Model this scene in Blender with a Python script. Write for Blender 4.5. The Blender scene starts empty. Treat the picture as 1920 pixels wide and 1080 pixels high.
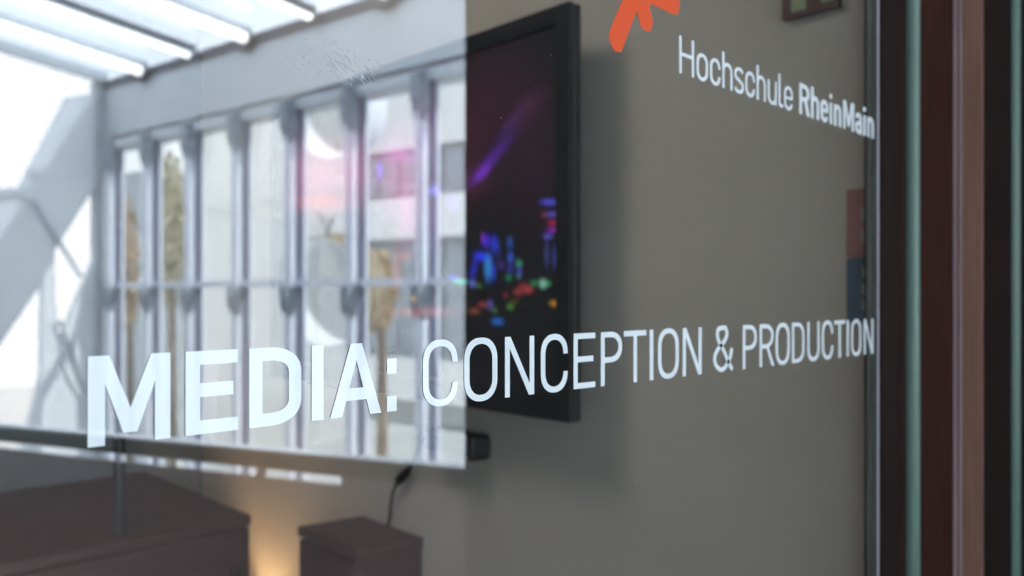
import bpy, math, random
from mathutils import Vector
random.seed(7)
# ------------------------------------------------------------------ camera
F = 1800.0; TH = math.atan(1610 / F); CS, SN = math.cos(TH), math.sin(TH)
D = 0.4779; CZ = 1.5; HOR = 551.0
scene = bpy.context.scene
cam_data = bpy.data.cameras.new('camera'); cam = bpy.data.objects.new('camera', cam_data)
scene.collection.objects.link(cam); scene.camera = cam
cam.location = (0, -D, CZ)
cam.rotation_euler = (math.pi / 2, 0, TH - math.pi / 2)
cam_data.sensor_width = 36.0; cam_data.lens = F / 1920 * 36
cam_data.shift_y = (HOR - 540) / 1920
cam_data.clip_start = 0.02
cam_data.dof.use_dof = True
cam_data.dof.focus_distance = 0.63
cam_data.dof.aperture_fstop = 6.6
# ------------------------------------------------------------------ sky, sun, exposure
world = bpy.data.worlds.new('sky'); scene.world = world; world.use_nodes = True
wn = world.node_tree; wn.nodes.clear()
wo = wn.nodes.new('ShaderNodeOutputWorld'); wb = wn.nodes.new('ShaderNodeBackground')
tc = wn.nodes.new('ShaderNodeTexCoord'); sep = wn.nodes.new('ShaderNodeSeparateXYZ')
mr = wn.nodes.new('ShaderNodeMapRange'); cr = wn.nodes.new('ShaderNodeValToRGB')
mr.inputs[1].default_value = -0.1; mr.inputs[2].default_value = 1.0
cr.color_ramp.elements[0].color = (0.93, 0.95, 1.0, 1); cr.color_ramp.elements[1].color = (0.80, 0.90, 1.0, 1)
wn.links.new(tc.outputs['Generated'], sep.inputs[0]); wn.links.new(sep.outputs[2], mr.inputs[0])
wn.links.new(mr.outputs[0], cr.inputs[0]); wn.links.new(cr.outputs[0], wb.inputs[0])
wb.inputs[1].default_value = 12.0
wn.links.new(wb.outputs[0], wo.inputs[0])
sun_d = bpy.data.lights.new('sun', 'SUN'); sun_d.energy = 30.0; sun_d.angle = 0.02; sun_d.color = (1, 0.97, 0.92)
sun = bpy.data.objects.new('sun', sun_d); scene.collection.objects.link(sun)
sun.rotation_euler = Vector((-0.45, -0.62, -0.75)).to_track_quat('-Z', 'Y').to_euler()
vs = scene.view_settings; vs.view_transform = 'Standard'; vs.look = 'None'; vs.exposure = 0.0; vs.gamma = 1.0
vs.use_curve_mapping = False
scene.cycles.max_bounces = 10; scene.cycles.diffuse_bounces = 5; scene.cycles.transparent_max_bounces = 24
scene.cycles.use_denoising = True; scene.cycles.sample_clamp_indirect = 12

# ------------------------------------------------------------------ helpers
COL = scene.collection
def ray(px, py):
    u = px - 960
    return Vector((F * CS + u * SN, F * SN - u * CS, HOR - py))
EYE = Vector((0, -D, CZ))
def on_y(px, py, y):                       # a point of the plane y = const seen at a pixel
    d = ray(px, py); t = (y + D) / d.y
    return EYE + d * t
def on_z(px, py, Z):                       # a point at camera depth Z
    return EYE + ray(px, py) * (Z / F)
def on_wall(px, py, P, dr):                # a point of the vertical plane through P along dr
    d = ray(px, py); n = Vector((dr.y, -dr.x, 0))
    return EYE + d * ((P - EYE).dot(n) / d.dot(n))
def mir(p): return Vector((p.x, -p.y, p.z))    # hall point whose image in the pane is p
def refl_x(px, py, X):
    d = ray(px, py); return mir(EYE + d * (X / d.x))
def refl_y(px, py, Y):                     # Y = real (negative) y
    d = ray(px, py); return mir(EYE + d * ((-Y + D) / d.y))
def project(p):
    r = p - EYE
    X = r.x * SN - r.y * CS; Z = r.x * CS + r.y * SN
    return 960 + F * X / Z, HOR - F * r.z / Z

class MB:
    def __init__(s): s.v = []; s.f = []
    def add(s, vs_, fs):
        b = len(s.v); s.v += [tuple(v) for v in vs_]; s.f += [tuple(b + i for i in f) for f in fs]
        return s
    def box(s, a, b):
        x0, x1 = sorted((a[0], b[0])); y0, y1 = sorted((a[1], b[1])); z0, z1 = sorted((a[2], b[2]))
        return s.add([(x0,y0,z0),(x1,y0,z0),(x1,y1,z0),(x0,y1,z0),(x0,y0,z1),(x1,y0,z1),(x1,y1,z1),(x0,y1,z1)],
                     [(0,3,2,1),(4,5,6,7),(0,1,5,4),(1,2,6,5),(2,3,7,6),(3,0,4,7)])
    def prism(s, pts, z0, z1):             # plan polygon raised from z0 to z1
        n = len(pts)
        return s.add([(p[0], p[1], z0) for p in pts] + [(p[0], p[1], z1) for p in pts],
                     [tuple(range(n))[::-1], tuple(range(n, 2 * n))] + [(i, (i+1) % n, n + (i+1) % n, n + i) for i in range(n)])
    def beam(s, p, q, w, h, up=Vector((0, 0, 1))):   # straight bar, w across, h along up
        p = Vector(p); q = Vector(q); d = (q - p).normalized(); r = d.cross(up).normalized() * w / 2; u = r.cross(d).normalized() * h / 2
        vv = [p - r - u, p + r - u, p + r + u, p - r + u, q - r - u, q + r - u, q + r + u, q - r + u]
        return s.add(vv, [(3,2,1,0),(4,5,6,7),(0,1,5,4),(1,2,6,5),(2,3,7,6),(3,0,4,7)])
    def tube(s, pts, rad, n=12):
        pts = [Vector(p) for p in pts]; rr = rad if isinstance(rad, (list, tuple)) else [rad] * len(pts)
        b = len(s.v); m = len(pts)
        for i, p in enumerate(pts):
            d = (pts[min(i+1, m-1)] - pts[max(i-1, 0)]).normalized()
            a = d.orthogonal().normalized() if abs(d.z) > .95 else d.cross(Vector((0, 0, 1))).normalized()
            c = d.cross(a)
            for k in range(n):
                t = 2 * math.pi * k / n; s.v.append(tuple(p + (a * math.cos(t) + c * math.sin(t)) * rr[i]))
        for i in range(m - 1):
            for k in range(n):
                s.f.append((b + i*n + k, b + i*n + (k+1) % n, b + (i+1)*n + (k+1) % n, b + (i+1)*n + k))
        s.f.append(tuple(b + k for k in range(n))[::-1]); s.f.append(tuple(b + (m-1)*n + k for k in range(n)))
        return s
    def build(s, name, mat, parent=None, smooth=False, bevel=0):
        me = bpy.data.meshes.new(name); me.from_pydata(s.v, [], s.f); me.validate(); me.update()
        if mat: me.materials.append(mat)
        o = bpy.data.objects.new(name, me); COL.objects.link(o)
        if smooth:
            for p in me.polygons: p.use_smooth = True
        if bevel:
            md = o.modifiers.new('bevel', 'BEVEL'); md.width = bevel; md.segments = 3; md.limit_method = 'ANGLE'
        if parent: o.parent = parent; o.matrix_parent_inverse = parent.matrix_world.inverted() if parent.matrix_world else o.matrix_parent_inverse
        return o
def empty(name, loc=(0, 0, 0)):
    o = bpy.data.objects.new(name, None); COL.objects.link(o); o.location = loc
    bpy.context.view_layer.update()
    return o
def tag(o, label=None, cat=None, group=None, kind=None):
    if label: o['label'] = label
    if cat: o['category'] = cat
    if group: o['group'] = group
    if kind: o['kind'] = kind
    return o
def struct(o, label=None): return tag(o, label, kind='structure')

def mat(name, col, rough=0.6, metal=0.0, var=0.0, scale=8.0, stretch=(1, 1, 1), bump=0.0, spec=0.5, emit=None, estr=0.0, col2=None, detail=4):
    m = bpy.data.materials.new(name); m.use_nodes = True; nt = m.node_tree; b = nt.nodes['Principled BSDF']
    b.inputs['Base Color'].default_value = (*col, 1); b.inputs['Roughness'].default_value = rough
    b.inputs['Metallic'].default_value = metal; b.inputs['Specular IOR Level'].default_value = spec
    if var or col2 or bump:
        t = nt.nodes.new('ShaderNodeTexCoord'); mp = nt.nodes.new('ShaderNodeMapping'); mp.inputs['Scale'].default_value = stretch
        n = nt.nodes.new('ShaderNodeTexNoise'); n.inputs['Scale'].default_value = scale; n.inputs['Detail'].default_value = detail
        nt.links.new(t.outputs['Object'], mp.inputs[0]); nt.links.new(mp.outputs[0], n.inputs[0])
        r = nt.nodes.new('ShaderNodeValToRGB'); r.color_ramp.elements[0].position = 0.3; r.color_ramp.elements[1].position = 0.7
        r.color_ramp.elements[0].color = (*[c * (1 - var) for c in col], 1)
        r.color_ramp.elements[1].color = (*(col2 if col2 else [min(1, c * (1 + var)) for c in col]), 1)
        nt.links.new(n.outputs[0], r.inputs[0]); nt.links.new(r.outputs[0], b.inputs['Base Color'])
        if bump:
            bp = nt.nodes.new('ShaderNodeBump'); bp.inputs['Strength'].default_value = bump; bp.inputs['Distance'].default_value = 0.005
            nt.links.new(n.outputs[0], bp.inputs['Height']); nt.links.new(bp.outputs[0], b.inputs['Normal'])
    if emit:
        b.inputs['Emission Color'].default_value = (*emit, 1); b.inputs['Emission Strength'].default_value = estr
    return m
def glass_mat(name, tint=(0.97, 0.99, 0.98), gain=1.75, rough=0.0, smudge=False, milk=0.0):
    """Architectural pane: the outward face mirrors by Fresnel (both surfaces of the sheet together), the rest passes through."""
    m = bpy.data.materials.new(name); m.use_nodes = True; nt = m.node_tree; nt.nodes.clear()
    N = nt.nodes.new; L = nt.links.new
    out = N('ShaderNodeOutputMaterial'); fr = N('ShaderNodeFresnel'); fr.inputs[0].default_value = 1.52
    geo = N('ShaderNodeNewGeometry'); inv = N('ShaderNodeMath'); inv.operation = 'SUBTRACT'; inv.inputs[0].default_value = 1.0
    L(geo.outputs['Backfacing'], inv.inputs[1])
    g = N('ShaderNodeMath'); g.operation = 'MULTIPLY'; g.inputs[1].default_value = gain; g.use_clamp = True; L(fr.outputs[0], g.inputs[0])
    k = N('ShaderNodeMath'); k.operation = 'MULTIPLY'; L(g.outputs[0], k.inputs[0]); L(inv.outputs[0], k.inputs[1])
    tr = N('ShaderNodeBsdfTransparent'); tr.inputs[0].default_value = (*tint, 1)
    gl = N('ShaderNodeBsdfGlossy'); gl.inputs['Roughness'].default_value = rough
    mx = N('ShaderNodeMixShader'); L(k.outputs[0], mx.inputs[0]); L(tr.outputs[0], mx.inputs[1]); L(gl.outputs[0], mx.inputs[2])
    last = mx
    if milk:
        tl = N('ShaderNodeBsdfTranslucent'); tl.inputs[0].default_value = (0.92, 0.96, 1, 1)
        m2 = N('ShaderNodeMixShader'); m2.inputs[0].default_value = milk; L(last.outputs[0], m2.inputs[1]); L(tl.outputs[0], m2.inputs[2]); last = m2
    L(last.outputs[0], out.inputs[0])
    return m

# ------------------------------------------------------------------ materials
M = {}
M['pane'] = glass_mat('door_glass', tint=(0.95, 0.965, 0.955), gain=2.6)
M['window_glass'] = glass_mat('window_glass', tint=(0.95, 0.98, 0.98), gain=1.2)
M['roof_glass'] = glass_mat('roof_glass', tint=(0.82, 0.87, 0.92), gain=1.0, milk=0.2)
M['letter'] = mat('white_vinyl', (0.38, 0.417, 0.43), 0.04, spec=0.5)
M['orange'] = mat('orange_vinyl', (0.36, 0.048, 0.014), 0.6, spec=0.1)
M['room_wall'] = mat('grey_plaster', (0.52, 0.468, 0.42), 0.9, var=0.035, scale=3, bump=0.05, spec=0.2)
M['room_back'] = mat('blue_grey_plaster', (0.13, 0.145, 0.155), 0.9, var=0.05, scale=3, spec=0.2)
M['room_floor'] = mat('dark_carpet', (0.09, 0.085, 0.08), 0.95, var=0.2, scale=60, bump=0.3)
M['room_ceiling'] = mat('ceiling_paint', (0.6, 0.6, 0.58), 0.9, var=0.02)
M['wood'] = mat('dark_red_wood', (0.0095, 0.0036, 0.0030), 0.6, col2=(0.030, 0.012, 0.0085), scale=9, stretch=(26, 26, .9), bump=0.15, detail=6, spec=0.03)
M['wood_light'] = mat('brown_wood_edge', (0.13, 0.068, 0.052), 0.6, col2=(0.20, 0.105, 0.078), scale=9, stretch=(40, 40, .6), bump=0.1, spec=0.1)
M['wood_dark'] = mat('black_brown_wood', (0.0065, 0.0042, 0.0042), 0.6, col2=(0.014, 0.009, 0.008), scale=8, stretch=(26, 26, 1), spec=0.03)
M['gasket'] = mat('grey_gasket', (0.15, 0.145, 0.135), 0.6)
M['alu'] = mat('pale_aluminium', (0.26, 0.25, 0.28), 0.5, metal=0.1, var=0.05, spec=0.1)
M['pinkline'] = mat('worn_metal_strip', (0.25, 0.19, 0.20), 0.6, spec=0.1, var=0.1, stretch=(1, 1, .1))
M['green_edge'] = mat('green_glass_edge', (0.050, 0.088, 0.074), 0.35, spec=0.25, var=0.1, stretch=(1, 1, .2), scale=5)
M['black_plastic'] = mat('black_plastic', (0.010, 0.011, 0.013), 0.35)
M['black_matte'] = mat('black_rubber', (0.008, 0.008, 0.010), 0.6)
M['cabinet'] = mat('dark_brown_veneer', (0.034, 0.012, 0.011), 0.6, col2=(0.052, 0.020, 0.017), scale=5, stretch=(1, 1, 14), bump=0.1)
M['hall_white'] = mat('white_render', (0.74, 0.77, 0.80), 0.85, var=0.03, scale=2)
M['hall_grey'] = mat('grey_render', (0.40, 0.43, 0.46), 0.8, var=0.05, scale=1.5)
M['beam'] = mat('grey_painted_steel', (0.48, 0.52, 0.56), 0.6, var=0.04, scale=2)
M['dark_steel'] = mat('dark_painted_steel', (0.07, 0.07, 0.085), 0.5, var=0.1)
M['mullion'] = mat('silver_mullion', (0.66, 0.70, 0.80), 0.4, metal=0.15, var=0.03)
M['shade_wedge'] = mat('slate_shade_wedge', (0.25, 0.28, 0.33), 0.6, var=0.1)  # tone of the wedges that imitate shade on the mullions
M['mullion_dark'] = mat('mullion_gasket', (0.12, 0.13, 0.20), 0.5)
M['rail'] = mat('brown_rail', (0.018, 0.013, 0.014), 0.6, var=0.2, stretch=(4, 4, 30))
M['sill'] = mat('white_sill', (0.82, 0.86, 0.92), 0.35, var=0.02)
M['parapet'] = mat('red_brown_panel', (0.37, 0.29, 0.285), 0.6, col2=(0.44, 0.35, 0.33), scale=4, stretch=(1, 1, 9))
M['jamb'] = mat('charcoal_jamb', (0.035, 0.035, 0.036), 0.8, var=0.1)
M['hall_floor'] = mat('pale_stone_floor', (0.30, 0.31, 0.32), 0.5, var=0.08, scale=2)
M['tube'] = mat('light_tube', (0.9, 0.9, 0.9), 0.4, emit=(0.95, 0.98, 1.0), estr=13.0)
M['facade_pale'] = mat('pale_facade', (0.70, 0.71, 0.70), 0.85, var=0.04, scale=1)
M['facade_white'] = mat('white_facade', (0.78, 0.78, 0.775), 0.85, var=0.03, scale=1)
M['facade_grey'] = mat('grey_facade', (0.30, 0.33, 0.34), 0.7, var=0.1, scale=1)
M['far_glass'] = mat('far_window_glass', (0.30, 0.34, 0.38), 0.15, var=0.1)
M['bark'] = mat('bark', (0.16, 0.12, 0.08), 0.9, var=0.3, stretch=(3, 3, .5), bump=0.5)
M['leaf'] = mat('yellow_green_leaf', (0.42, 0.39, 0.24), 0.8, col2=(0.66, 0.58, 0.40), scale=1.5)
M['leaf_brown'] = mat('rusty_leaf', (0.36, 0.24, 0.11), 0.8, col2=(0.55, 0.40, 0.22), scale=2)
M['ground'] = mat('pale_paving', (0.52, 0.51, 0.49), 0.9, var=0.1, scale=1)
mg = bpy.data.materials.new('grey_mesh'); mg.use_nodes = True; nt = mg.node_tree; nt.nodes.clear()
o_ = nt.nodes.new('ShaderNodeOutputMaterial'); t_ = nt.nodes.new('ShaderNodeBsdfTransparent'); d_ = nt.nodes.new('ShaderNodeBsdfDiffuse')
d_.inputs[0].default_value = (0.20, 0.23, 0.24, 1); mx_ = nt.nodes.new('ShaderNodeMixShader'); mx_.inputs[0].default_value = 0.22
nt.links.new(t_.outputs[0], mx_.inputs[1]); nt.links.new(d_.outputs[0], mx_.inputs[2]); nt.links.new(mx_.outputs[0], o_.inputs[0])
M['mesh_grey'] = mg
M['copper'] = mat('mottled_copper', (0.17, 0.115, 0.05), 0.7, col2=(0.26, 0.22, 0.15), scale=6)
M['drum'] = mat('glossy_white_drum', (0.93, 0.94, 0.96), 0.3, var=0.01)
M['red_print'] = mat('dull_red_card', (0.36, 0.16, 0.155), 0.7, var=0.1)
M['blue_print'] = mat('dull_blue_card', (0.085, 0.125, 0.19), 0.7, var=0.1)
M['cream_print'] = mat('cream_card', (0.36, 0.35, 0.33), 0.7, var=0.1, scale=40)
M['green_print'] = mat('olive_card', (0.31, 0.34, 0.20), 0.7, var=0.1)
M['maroon'] = mat('maroon_frame', (0.10, 0.04, 0.037), 0.6, var=0.1)
M['shade'] = mat('warm_lamp_shade', (0.9, 0.75, 0.5), 0.7, col2=(0.75, 0.6, 0.4))
M['bulb'] = mat('warm_bulb', (1, 0.9, 0.7), 0.5, emit=(1.0, 0.70, 0.38), estr=210.0)
M['fill_panel'] = mat('added_fill_panel', (0.9, 0.9, 0.9), 0.5, emit=(1.0, 0.93, 0.84), estr=9.3)
M['brass'] = mat('dark_metal_and_stand_in_pole', (0.03, 0.035, 0.04), 0.4, metal=0.6)

# ------------------------------------------------------------------ ROOM BEHIND THE GLASS
tv_r = on_z(1066, 400, 1.60)                                    # right edge of the screen
ang = TH + math.atan(1460 / F); WD = Vector((math.cos(ang), math.sin(ang), 0)); WN = Vector((WD.y, -WD.x, 0))  # along / into the wall
W0 = tv_r + WN * 0.10; W0.z = 0                                 # the wall plane
sa = (0.006 - W0.y) / WD.y; PA = W0 + WD * sa                   # where it meets the glazing line
sb = (2.35 - W0.y) / WD.y; PB = W0 + WD * sb                    # room corner
out = WN * 0.12
struct(MB().prism([PA, (PA.x + .12, .03), PB + out, PB], 0, 2.75).build('wall_right', M['room_wall']))
struct(MB().box((-2.4, 2.35, 0), (PB.x + .2, 2.47, 2.75)).build('wall_back', M['room_back']))
struct(MB().box((-2.52, 0.1, 0), (-2.4, 2.47, 2.75)).build('wall_left', M['room_wall']))
struct(MB().prism([(-2.5, .009), (PA.x, .009), (PB.x + .1, 2.45), (-2.5, 2.45)], -0.1, 0).build('floor', M['room_floor']))
struct(MB().prism([(-2.5, .05), (PA.x + .1, .05), (PB.x + .2, 2.45), (-2.5, 2.45)], 2.75, 2.85).build('ceiling', M['room_ceiling']))
# skirting
struct(MB().prism([PA + WD * .03, PA + WD * .03 - WN * .012, PB - WN * .012 - WD * .02, PB - WD * .02], 0, 0.08).build('baseboard_right', M['wood_dark']))
# added fill light, out of view, to brighten the room wall
cl = empty('added_fill_light', (0.35, 1.0, 2.75)); tag(cl, 'added fill light panel, out of view, in the room behind the glass', 'fill light')
MB().box((0.0, .75, 2.70), (.7, 1.35, 2.748)).build('housing', M['alu'], cl)
MB().box((0.03, .78, 2.693), (.67, 1.32, 2.70)).build('added_fill_diffuser', M['fill_panel'], cl)

# television
tvw, tvh_top = 1.14, None
zt = on_wall(1066, 2, tv_r, WD).z; zb = on_wall(1066, 793, tv_r, WD).z
def tvp(s, z, n): p = tv_r + WD * s + WN * n; return Vector((p.x, p.y, z))
tv = empty('television', tvp(tvw / 2, zb, .05)); tag(tv, 'black flat television on the grey wall showing a night skyline', 'television')
def slab(s0, s1, z0, z1, n0, n1):
    return MB().prism([tvp(s0, 0, n0), tvp(s0, 0, n1), tvp(s1, 0, n1), tvp(s1, 0, n0)], z0, z1)
slab(0, tvw, zb, zt, 0.012, 0.030).build('back_housing', M['black_plastic'], tv, bevel=.004)
bz = 0.032
fb = slab(0, bz, zb, zt, 0, 0.012); 
for a in ((tvw - bz * .6, tvw, zb, zt), (bz, tvw - bz * .6, zb, zb + .045), (bz, tvw - bz * .6, zt - .030, zt)):
    q = slab(*a, 0, 0.012); fb.add(q.v, q.f)
fb.build('bezel', M['black_plastic'], tv)
slab(.35, .8, (zb + zt) / 2 - .15, (zb + zt) / 2 + .15, 0.03, 0.099).build('wall_mount', M['black_matte'], tv)
# its picture: colours stored on a fine grid
NX, NZ = 220, 150
s0, s1, z0, z1 = bz, tvw - bz * .6, zb + .045, zt - .030
# blobs: px, py, rx, ry, colour, rotation (deg)
BL = [
 (1030, 379, 16, 6, (.10,.10,.95), 0), (1036, 402, 12, 6, (.12,.08,.62), 0), (1020, 403, 5, 5, (.30,.06,.04), 0), (1037, 418, 11, 5, (.55,.02,.10), 0),
 (1037, 431, 12, 5, (.35,.03,.60), 0), (1027, 443, 9, 6, (.12,.12,.65), 0), (1025, 475, 5, 26, (.05,.05,.22), 0), (1042, 482, 6, 22, (.06,.07,.35), 0),
 (912, 452, 8, 12, (.08,.03,.95), 0), (927, 458, 6, 16, (.03,.06,1.0), 0), (898, 480, 10, 9, (.02,.04,.8), 25), (888, 505, 6, 20, (.02,.03,.65), 12),
 (915, 502, 7, 24, (.04,.35,.95), 0), (908, 482, 14, 8, (.02,.03,.8), 0), (925, 510, 5, 18, (.02,.05,.7), 0), (886, 532, 6, 7, (.18,.22,.8), 0), (905, 445, 3, 10, (.3,.02,.4), 0),
 (956, 455, 5, 11, (.03,.12,.55), 0), (957, 483, 6, 11, (.04,.13,.75), 0), (956, 505, 7, 9, (.04,.04,.35), 0), (973, 494, 6, 7, (.04,.38,.25), 0), (974, 508, 5, 9, (.08,.05,.5), 0), (972, 518, 5, 6, (.03,.2,.2), 0),
 (940, 498, 6, 8, (.08,.03,.25), 0), (935, 470, 3, 20, (.01,.03,.25), 0), (954, 521, 6, 6, (.02,.28,.12), 0), (898, 536, 6, 5, (.07,.2,.03), 0), (1002, 531, 7, 6, (.02,.30,.10), 0), (1018, 532, 7, 9, (.35,.75,.60), 0), (1028, 531, 5, 5, (.03,.4,.15), 0),
 (972, 547, 9, 7, (.42,.05,.05), 0), (990, 543, 10, 7, (.55,.07,.08), 0), (980, 535, 8, 6, (.25,.03,.03), 0), (948, 553, 5, 5, (.28,.03,.04), 0), (905, 571, 9, 6, (.35,.05,.04), 0), (890, 583, 9, 6, (.28,.08,.03), 0),
 (919, 571, 6, 10, (.10,.10,.42), 0), (928, 582, 5, 5, (.06,.22,.05), 0), (957, 575, 7, 6, (.10,.30,.03), 0), (933, 603, 11, 7, (.02,.18,.70), 0), (1042, 569, 11, 6, (.75,.35,.02), 0), (965, 565, 8, 4, (.12,.07,.0), 0),
 (920, 300, 9, 50, (.10,.015,.42), 42), (905, 325, 8, 22, (.16,.03,.55), 42), (955, 235, 10, 40, (.035,.01,.12), 38), (990, 200, 20, 40, (.05,.008,.03), 38),
 (880, 260, 60, 120, (.050,.004,.014), 20), (1000, 300, 60, 120, (.026,.004,.016), 0), (940, 150, 80, 70, (.018,.003,.009), 0), (880, 340, 40, 30, (.06,.008,.03), 0),
 (745, 330, 40, 70, (.50,.05,.22), 0), (600, 330, 50, 60, (.60,.05,.16), 0), (712, 320, 5, 16, (.35,.25,1.6), 0), (748, 290, 30, 14, (.45,.06,.40), 0), (765, 400, 18, 60, (.35,.03,.20), 0), (600, 380, 45, 14, (.5,.06,.05), 0),
 (820, 400, 30, 60, (.12,.02,.10), 0), (815, 357, 10, 10, (.25,.20,1.1), 0), (850, 380, 12, 16, (.10,.05,.5), 0), (850, 520, 9, 5, (.1,.1,1.1), 0), (862, 528, 14, 5, (.05,.8,.4), 0), (790, 585, 60, 9, (.38,.06,.05), 0), (745, 500, 8, 40, (.35,.06,.03), 0), (760, 480, 12, 8, (.4,.1,.08), 0), (775, 560, 6, 6, (.6,.3,.05), 0), (780, 250, 60, 60, (.14,.02,.09), 0), (665, 320, 30, 60, (.35,.02,.12), 0),
]
vv, cc, ff = [], [], []
for j in range(NZ + 1):
    for i in range(NX + 1):
        s = s0 + (s1 - s0) * i / NX; z = z0 + (z1 - z0) * j / NZ
        p = tvp(s, z, 0.009); vv.append(tuple(p)); x, y = project(p)
        c = [0.006, 0.0055, 0.0075]
        for bx, by, rx, ry, col, rot in BL:
            dx, dy = x - bx, y - by
            if rot:
                a = math.radians(rot); dx, dy = dx * math.cos(a) + dy * math.sin(a), -dx * math.sin(a) + dy * math.cos(a)
            e = (dx / rx) ** 2 + (dy / ry) ** 2
            if e < 9:
                w = math.exp(-e ** (1.5 if max(rx, ry) < 30 else 1.0))
                c = [a + b * w for a, b in zip(c, col)]
        cc.append((*c, 1))
for j in range(NZ):
    for i in range(NX):
        a = j * (NX + 1) + i; ff.append((a, a + NX + 1, a + NX + 2, a + 1))
sm = bpy.data.materials.new('night_skyline_picture'); sm.use_nodes = True; nt = sm.node_tree
pb = nt.nodes['Principled BSDF']; pb.inputs['Base Color'].default_value = (0.008, 0.008, 0.01, 1); pb.inputs['Roughness'].default_value = 0.35
at_ = nt.nodes.new('ShaderNodeAttribute'); at_.attribute_name = 'picture'
nt.links.new(at_.outputs['Color'], pb.inputs['Emission Color']); pb.inputs['Emission Strength'].default_value = 0.62
mb = MB(); mb.v = vv; mb.f = ff
scr = mb.build('screen', sm, tv); scr['label'] = 'lit screen with blurred city lights'
ca = scr.data.color_attributes.new('picture', 'FLOAT_COLOR', 'POINT')
ca.data.foreach_set('color', [v for c in cc for v in c])

# black box under the television, and its cable
sbx = empty('wall_speaker', on_wall(905, 862, tv_r + WN * .03, WD)); tag(sbx, 'small black rounded box on the wall below the television', 'speaker')
a0 = on_wall(924, 838, tv_r + WN * .098, WD); s_a = (a0 - tv_r).dot(WD); za = a0.z
h = 0.026
slab(s_a, s_a + .17, za - h, za + h, .045, .098).build('housing', M['black_matte'], sbx, bevel=.012)
slab(s_a + .012, s_a + .158, za - h + .008, za + h - .008, .040, .045).build('grille', M['black_plastic'], sbx)
pts = [on_wall(x, y, tv_r + WN * .085, WD) for x, y in ((800, 795), (788, 830), (777, 862), (762, 886), (747, 902), (737, 925), (733, 950), (731, 972), (728, 985))]
def smooth_path(P, n=8):
    out_ = []
    for i in range(len(P) - 1):
        p0, p1, p2, p3 = P[max(i-1, 0)], P[i], P[i+1], P[min(i+2, len(P)-1)]
        for k in range(n):
            t = k / n; out_.append(.5 * ((2*p1) + (p2 - p0)*t + (2*p0 - 5*p1 + 4*p2 - p3)*t*t + (3*p1 - p0 - 3*p2 + p3)*t**3))
    return out_ + [P[-1]]
sp = smooth_path(pts)
cbl = tag(MB().tube(sp, .0045).build('power_cable', M['black_matte'], smooth=True), 'thin black cable hanging on the wall below the television', 'cable')
MB().tube([on_wall(x, y, tv_r + WN * .085, WD) for x, y in ((768, 878), (762, 886), (750, 899), (743, 910))], [.005, .010, .011, .006]).build('inline_plug', M['black_matte'], cbl, smooth=True)

# cabinets along the wall
def cabinet(name, px0, py0, px1, depth, label, doors, handle=True):
    """near top corner on the wall at (px0, py0); runs along the wall to px1; depth away from the wall"""
    Pw = W0 - WN * .004
    p = on_wall(px0, py0, Pw, WD); zt_ = p.z
    q = on_wall(px1, py0, Pw, WD); L_ = (q - p).dot(WD); n = -WN
    e = empty(name, (p.x, p.y, 0)); tag(e, label, 'cabinet')
    P2 = lambda s, t: (p + WD * s + n * t)
    MB().prism([P2(.0, 0), P2(.0, depth - .02), P2(L_, depth - .02), P2(L_, 0)], .06, zt_ - .022).build('carcass', M['cabinet'], e)
    MB().prism([P2(-.008, 0), P2(-.008, depth), P2(L_ + .008, depth), P2(L_ + .008, 0)], zt_ - .022, zt_).build('top', M['cabinet'], e, bevel=.003)
    MB().prism([P2(.03, 0), P2(.03, depth - .06), P2(L_ - .03, depth - .06), P2(L_ - .03, 0)], 0, .06).build('plinth', M['wood_dark'], e)
    for k in range(doors):
        a, b = L_ * k / doors + .003, L_ * (k + 1) / doors - .003
        d_ = MB().prism([P2(a, depth - .019), P2(a, depth), P2(b, depth), P2(b, depth - .019)], .065, zt_ - .028).build('door', M['cabinet'], e)
        MB().prism([P2(b - .05, depth), P2(b - .05, depth + .02), P2(b - .035, depth + .02), P2(b - .035, depth)], zt_ - .28, zt_ - .12).build('handle', M['wood_dark'], d_)
    return p, zt_
cabinet('low_cabinet', 790, 1006, 682, .17, 'narrow dark brown cabinet against the wall under the television cable', 2)
# the long sideboard in the corner, its right end seen
pw = on_z(470, 966, 2.38); za_ = pw.z; yb = 2.34
Lx = 2.3
sd = empty('sideboard', (pw.x - Lx / 2, yb, 0)); tag(sd, 'long dark red-brown sideboard in the room corner left of the warm light', 'sideboard')
def sb_x(y): return pw.x + (y - pw.y) * WD.x / WD.y
MB().prism([(pw.x - Lx, pw.y + .02), (sb_x(pw.y + .02) - .01, pw.y + .02), (sb_x(yb) - .01, yb), (pw.x - Lx, yb)], .06, za_ - .025).build('carcass', M['cabinet'], sd)
MB().prism([(pw.x - Lx, pw.y), (pw.x, pw.y), (sb_x(yb) - .005, yb), (pw.x - Lx, yb)], za_ - .025, za_).build('top', M['cabinet'], sd)
MB().box((pw.x - Lx + .05, pw.y + .06, 0), (pw.x - .05, yb, .06)).build('plinth', M['wood_dark'], sd)
for k in range(4):
    xa, xb = pw.x - Lx * (k + 1) / 4 + .004, pw.x - Lx * k / 4 - .004
    d_ = MB().box((xa, pw.y, .065), (xb, pw.y + .02, za_ - .03)).build('door', M['cabinet'], sd)
    MB().box((xb - .05, pw.y - .018, za_ - .30), (xb - .038, pw.y, za_ - .12)).build('handle', M['wood_dark'], d_)
# added dark pole standing in for the mirrored line of the facade's corner column
pp = on_z(225, 900, 2.2)
po = empty('reflected_column_pole', (pp.x, pp.y, 0)); tag(po, 'slim dark pole standing in for the mirrored corner column of the hall', 'stand_in')
MB().tube([(pp.x, pp.y, .02), (pp.x, pp.y, 1.22)], .013).build('pole', M['brass'], po, smooth=True)
MB().tube([(pp.x, pp.y, 0), (pp.x, pp.y, .015), (pp.x, pp.y, .02)], [.14, .14, .12], 32).build('base', M['brass'], po)
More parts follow.
